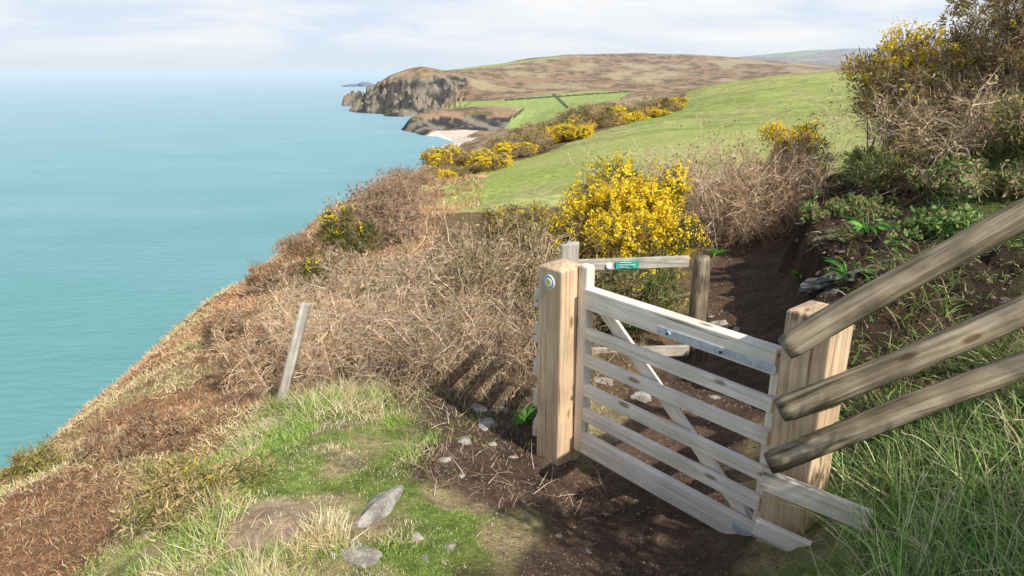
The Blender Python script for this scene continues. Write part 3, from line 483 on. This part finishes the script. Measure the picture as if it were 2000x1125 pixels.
def fern(px,py,n_,Lf,seed,label):
    global rng; rng=np.random.default_rng(seed); p=hit(px,py,4); a=rng.uniform(0,6.28,n_); D=np.stack([np.cos(a)*.7,np.sin(a)*.7-.2,np.full(n_,.8)],1); C=curves(np.zeros((n_,3)),D,Lf*rng.uniform(.6,1.1,n_),8,.22,.06)
    R=np.array([.3,.8,1,1,.9,.7,.45,.05])[None,:]*.022*rng.uniform(.7,1.1,(n_,1)); v,f,c=tubes(C,R,2,pick([(.10,.25,.04),(.14,.32,.06),(.06,.16,.03)],n_)); o=mesh('fern',v,f,c,M['blade'],None,True); o.location=p; tag(o,label,'fern')
fern(1690,455,22,.30,61,'bright green strap leaved fern high on the earth bank'); fern(1655,545,22,.28,62,'green strap leaved fern low on the earth bank beside the path'); fern(1030,830,14,.2,63,'small green fern at the foot of the latch post'); fern(1560,545,16,.18,64,'small leafy plant at the path edge below the bank'); fern(1400,500,18,.25,65,'low green leafy plant at the foot of the bare shrub left of the path')
# stones
p=hit(728,1010); o=rock('rock',p+V3(0,0,-.01),.12,.36,.07,M['rock'],None,80,4,-.35); tag(o,'long pale grey rock set in the grassy knoll','rock'); SL=p.copy()
p=hit(690,1090); o=rock('rock',p+V3(0,0,-.01),.13,.09,.04,M['rock'],None,81,4,.2); tag(o,'smaller grey rock just below the long pale one on the knoll','rock')
for i,(px,py,s_) in enumerate([(905,860,.10),(945,835,.13),(930,800,.10),(960,870,.07),(815,1050,.05),(880,1070,.045),(830,1090,.045),(1180,745,.14),(1255,778,.15),(1230,800,.09),(1165,770,.07),(985,800,.06),(1410,635,.15),(1440,645,.10),(1370,745,.09),(1090,1050,.03),(1400,780,.08),(1000,895,.05),(1150,1080,.03),(1300,830,.08),(1340,800,.06),(1210,860,.06),(870,900,.06),(900,930,.04),(1460,660,.09),(1390,620,.08)]):
    p=hit(px,py); o=rock('stone',p-V3(0,0,s_*.1),s_,s_*.7,s_*.35,M['rock'],None,100+i,3,i*1.3); tag(o,'small grey stone lying half sunk in the dirt by the path','stone','loose stones around the path')
g_=random.Random(9)
for i in range(60):
    y=g_.uniform(4.6,12.0); 
    k=np.interp(y,PATH[:,1],PATH[:,0]); x=k+g_.uniform(.62,2.3)*(1 if i%2 else .8); s_=g_.uniform(.04,.17); o=rock('stone',(x,y,gz(x,y)-.02),s_*1.3,s_*.9,s_*.28,M['darkrock'],None,140+i,3,g_.uniform(-.5,.5)); o.rotation_euler=(g_.uniform(-.3,.3),g_.uniform(-.5,.0),0); tag(o,'flat dark slaty stone sticking out of the shaded earth bank','stone','slabs in the earth bank')
# ---------------------------------------------------------------- ground cover (uncountable)
def scatter(n_,az,rr,maskf,seed):
    g_=np.random.default_rng(seed); a=np.radians(g_.uniform(*az,n_)); r=np.exp(g_.uniform(math.log(rr[0]),math.log(rr[1]),n_)); x=r*np.sin(a);y=r*np.cos(a); m_=g_.random(n_)<maskf(x,y); x=x[m_];y=y[m_]; return np.stack([x,y,H(x,y)],1)
def blades(name,label,cat,p,Lr,wr,cols,up,droop,seed,seg_=4,mat='blade',lenmod=None,spread=.45):
    global rng; rng=np.random.default_rng(seed); n_=len(p); L_=rng.uniform(*Lr,n_)
    if lenmod is not None: L_=L_*lenmod(p[:,0],p[:,1])
    D=rng.normal(size=(n_,3))*spread+np.array(up); C=curves(p-np.array([0,0,.01]),D,L_,seg_,droop,.1); wd_=rng.uniform(*wr,n_); R=wd_[:,None]*np.linspace(1,.08,seg_)[None,:]
    cl=cols(p) if callable(cols) else pick(cols,n_); v,f,c=tubes(C,R,2,cl); o=mesh(name,v,f,c,M[mat]); tag(o,label,cat,None,'stuff'); return o
def cmask(x,y): s=pathd(x,y); return ((s>-.75)&(s<2.2)&((s<.7)|(y>3.8))).astype(float)+(dirtd(x,y)<.7)*.9
p=scatter(17000,(-14,50),(1.9,13),cmask,31); rng=np.random.default_rng(31); n_=len(p); rr=np.hypot(p[:,0],p[:,1]); s_=(rng.uniform(.0012,.0045,n_)**1.0*(rr+1)*.55)[:,None]
OV=np.array([(1,0,0),(0,1,0),(-1,0,0),(0,-1,0),(0,0,.8),(0,0,-.8)],float); V=p[:,None,:]+OV[None]*s_[:,None,:]*rng.uniform(.5,1.5,(n_,6,1)); OF=np.array([(0,1,4),(1,2,4),(2,3,4),(3,0,4),(1,0,5),(2,1,5),(3,2,5),(0,3,5)])
F=(OF[None]+np.arange(n_)[:,None,None]*6).reshape(-1,3); cc=np.repeat(pick([(.13,.09,.065),(.18,.13,.095),(.09,.06,.045),(.11,.08,.055)],n_),6,0); tag(mesh('soil_crumbs',V.reshape(-1,3),F,cc,M['twig']),'crumbled brown soil and grit strewn over the path and bank','soil',None,'stuff')
blades('fallen_twigs','thin fallen twigs and roots scattered on the dirt by the latch post','twigs',scatter(5000,(-12,14),(3.2,5.4),lambda x,y:(dirtd(x,y)<.75)*.5,33),(.05,.22),(.001,.0028),[(.34,.25,.17),(.46,.36,.26),(.2,.14,.1)],(0,0,.05),.1,34,seg_=5,mat='twig',spread=.8)
def kmask(x,y):
    n1=fbm(x*.9,y*.9,40); s=pathd(x,y); return (1-ss(y+.6*(n1-.5),4.6,5.4))*ss(x+.8*(n1-.5),-2.5,-1.9)*ss(-s+.3*(fbm(x*3,y*3,91)-.5),.5,.9)*(.25+1.0*ss(fbm(x*2.5,y*2.5,90),.35,.6))*(1-.96*(1-ss(np.hypot(x-BARE[0],(y-BARE[1])*.75),.16,.28)))*(1-.93*(1-ss(dirtd(x,y)+.25*(fbm(x*3,y*3,92)-.5),.5,.8)))*(1-.93*(1-ss(np.hypot((x-SL.x)*1.5,(y-SL.y)*.6),.16,.25)))
def kcol(p):
    n2=fbm(p[:,0]*2.6,p[:,1]*2.6,41); n_=len(p); g1=pick([(.28,.40,.08),(.38,.48,.12),(.18,.28,.055)],n_,.35); g2=pick([(.66,.55,.33),(.52,.42,.23),(.76,.65,.44)],n_,.3); f=(rng.random(n_)<ss(n2+.02,.42,.66)); return np.where(f[:,None],g2,g1)
blades('grass','short green and straw grass on the sunlit knoll','grass',scatter(200000,(-50,12),(1.6,5.6),kmask,1),(.02,.065),(.0018,.0036),kcol,(0,0,.8),.18,2,lenmod=lambda x,y:(.5+3.0*ss(fbm(x*1.9,y*1.9,95),.5,.75)**1.5*ss(-x,.2,.7)+1.2*ss(y,3.6,4.6)),spread=.6,seg_=3)
def smask(x,y):
    n1=fbm(x*.9,y*.9,40); return ss(-(x+1.7+.8*(n1-.5)),0,.5)
def scol(p):
    n_=len(p); n2=fbm(p[:,0]*.8,p[:,1]*.8,44); n5=fbm(p[:,0]*.5,p[:,1]*.5,49); a=pick([(.50,.27,.14),(.40,.215,.115),(.56,.36,.20),(.27,.155,.09),(.58,.44,.27)],n_); b_=pick([(.60,.49,.30),(.34,.34,.12),(.54,.42,.25)],n_); a=a*(1-.35*ss(n5,.5,.62))[:,None]; nl=ss(6.5-p[:,1],0,3)*.16; return np.where((rng.random(n_)<ss(n2+nl,.48,.7))[:,None],b_,a)
p=scatter(320000,(-70,2),(2.6,75),smask,3); rr=np.hypot(p[:,0],p[:,1])
def sblades():
    global rng; rng=np.random.default_rng(4); n_=len(p); L_=rng.uniform(.004,.012,n_)*(rr+1.0); D=rng.normal(size=(n_,3))*.8+np.array([0,0,.5]); C=curves(p,D,L_,3,.3,.2); R=(rr+1.6)[:,None]*rng.uniform(.0003,.0006,(n_,1))*np.array([[1,.8,.1]]); v,f,c=tubes(C,R,2,scol(p)); tag(mesh('dead_bracken',v,f,c,M['leaf']),'rusty dead bracken and dry grass covering the cliff slope','bracken',None,'stuff')
sblades()
def bmask(x,y):
    s=pathd(x,y); n1=fbm(x*.9,y*.9,40); s2=s+.30*(fbm(x*1.7,y*1.7,3)-.5); return ss(s2,.78,1.0)*(1-.62*(1-ss(s2,1.5+1.1*n1,2.0+1.1*n1))*ss(y,3.6,4.4)*(1-ss(y,10,15)))*(.2+1.0*ss(fbm(x*1.6,y*1.6,97),.40,.56))*(y<30)
blades('bank_grass','green grass and ivy on the right bank under the gorse','grass',scatter(130000,(22,75),(3.3,26),bmask,5),(.05,.20),(.003,.009),[(.14,.22,.05),(.20,.30,.07),(.38,.32,.18),(.08,.12,.035),(.20,.14,.08)],(-.25,-.1,.6),.28,6,seg_=4,spread=.6,lenmod=lambda x,y:.5+1.3*ss(fbm(x*2,y*2,98),.4,.65))
def rmask(x,y): s=pathd(x,y); return ss(s+.15*(fbm(x*4,y*4,7)-.5),.75,1.05)*(y<3.25)*(y>.6)
def rcol(p): return pick([(.22,.34,.08),(.34,.48,.15),(.13,.22,.06),(.66,.58,.36)],len(p),.35)
blades('long_grass','long arching green grass in the lower right corner','grass',scatter(24000,(20,75),(1.2,4.6),rmask,8),(.10,.44),(.0018,.005),rcol,(-.15,-.05,1),.14,9,seg_=7,spread=.45)
def fmask(x,y): return ((pathd(x,y)<-.75)&(y>4.8)&(x>-2.5)&(y<17)).astype(float)*.8
blades('leaf_litter','dead stems and litter under the thickets','litter',scatter(50000,(-22,24),(4.6,20),fmask,10),(.05,.22),(.002,.004),[(.34,.23,.14),(.46,.35,.24),(.20,.14,.08),(.22,.18,.08)],(0,0,.6),.2,11,seg_=3,spread=.7,mat='leaf')
gorse('gorse_bush','unseen gorse added outside the right edge to shade the path',L3(2.5,.3,-.1),1.7,2.1,12000,500,.09,.015,seed=71,fthr=.6)  # out-of-view bush, added so that its shadow falls on the path
# ---------------------------------------------------------------- light, sky, camera
EL=math.radians(43); sd=Vector((.62*math.cos(EL),-.785*math.cos(EL),math.sin(EL))).normalized()
l=bpy.data.lights.new('sun','SUN'); l.energy=5.0; l.angle=math.radians(.5); l.color=(1,.96,.89); lo=bpy.data.objects.new('sun',l); COL.objects.link(lo); lo.rotation_euler=sd.to_track_quat('Z','Y').to_euler()
wd=bpy.data.worlds.new('World'); S.world=wd; wd.use_nodes=True; nt=wd.node_tree; L=nt.links; bg=nt.nodes['Background']
sk=N(nt,'ShaderNodeTexSky',sky_type='NISHITA'); sk.sun_disc=False; sk.sun_elevation=EL; sk.sun_rotation=math.atan2(.62,-.785); sk.altitude=90; sk.dust_density=1.5
tc=N(nt,'ShaderNodeTexCoord'); mp=N(nt,'ShaderNodeMapping'); mp.inputs['Scale'].default_value=(3,3,18); L.new(tc.outputs['Generated'],mp.inputs['Vector'])
no=N(nt,'ShaderNodeTexNoise'); no.inputs['Scale'].default_value=1.5; no.inputs['Detail'].default_value=10; no.inputs['Roughness'].default_value=.56; no.inputs['Distortion'].default_value=.3; L.new(mp.outputs[0],no.inputs['Vector'])
rc=ramp(nt,[(.38,(4.9,5.6,6.5)),(.52,(5.9,6.2,6.6)),(.64,(6.5,6.6,6.7))]); L.new(no.outputs['Fac'],rc.inputs['Fac'])
sx=N(nt,'ShaderNodeSeparateXYZ'); L.new(tc.outputs['Generated'],sx.inputs[0]); el=N(nt,'ShaderNodeMapRange'); el.inputs['From Min'].default_value=.10; el.inputs['From Max'].default_value=.42; el.inputs['To Min'].default_value=1; el.inputs['To Max'].default_value=.12; L.new(sx.outputs['Z'],el.inputs['Value'])
hz=N(nt,'ShaderNodeMapRange'); hz.inputs['From Min'].default_value=0; hz.inputs['From Max'].default_value=.035; hz.inputs['To Min'].default_value=1; hz.inputs['To Max'].default_value=0; L.new(sx.outputs['Z'],hz.inputs['Value'])
cl=mix(nt,rc.outputs['Color'],(5.0,5.6,6.1),hz.outputs[0])
c=mix(nt,sk.outputs[0],cl,el.outputs[0]); L.new(c,bg.inputs['Color']); bg.inputs['Strength'].default_value=.145
cam=bpy.data.cameras.new('camera'); cam.lens=24; cam.sensor_width=36; cam.clip_end=500000; cam.clip_start=.05; co=bpy.data.objects.new('camera',cam); COL.objects.link(co); co.rotation_euler=(math.pi/2-TH,0,0); S.camera=co
S.view_settings.view_transform='Standard'; S.view_settings.look='None'; S.view_settings.exposure=0
print('tris',sum(len(o.data.polygons) for o in bpy.data.objects if o.type=='MESH'))
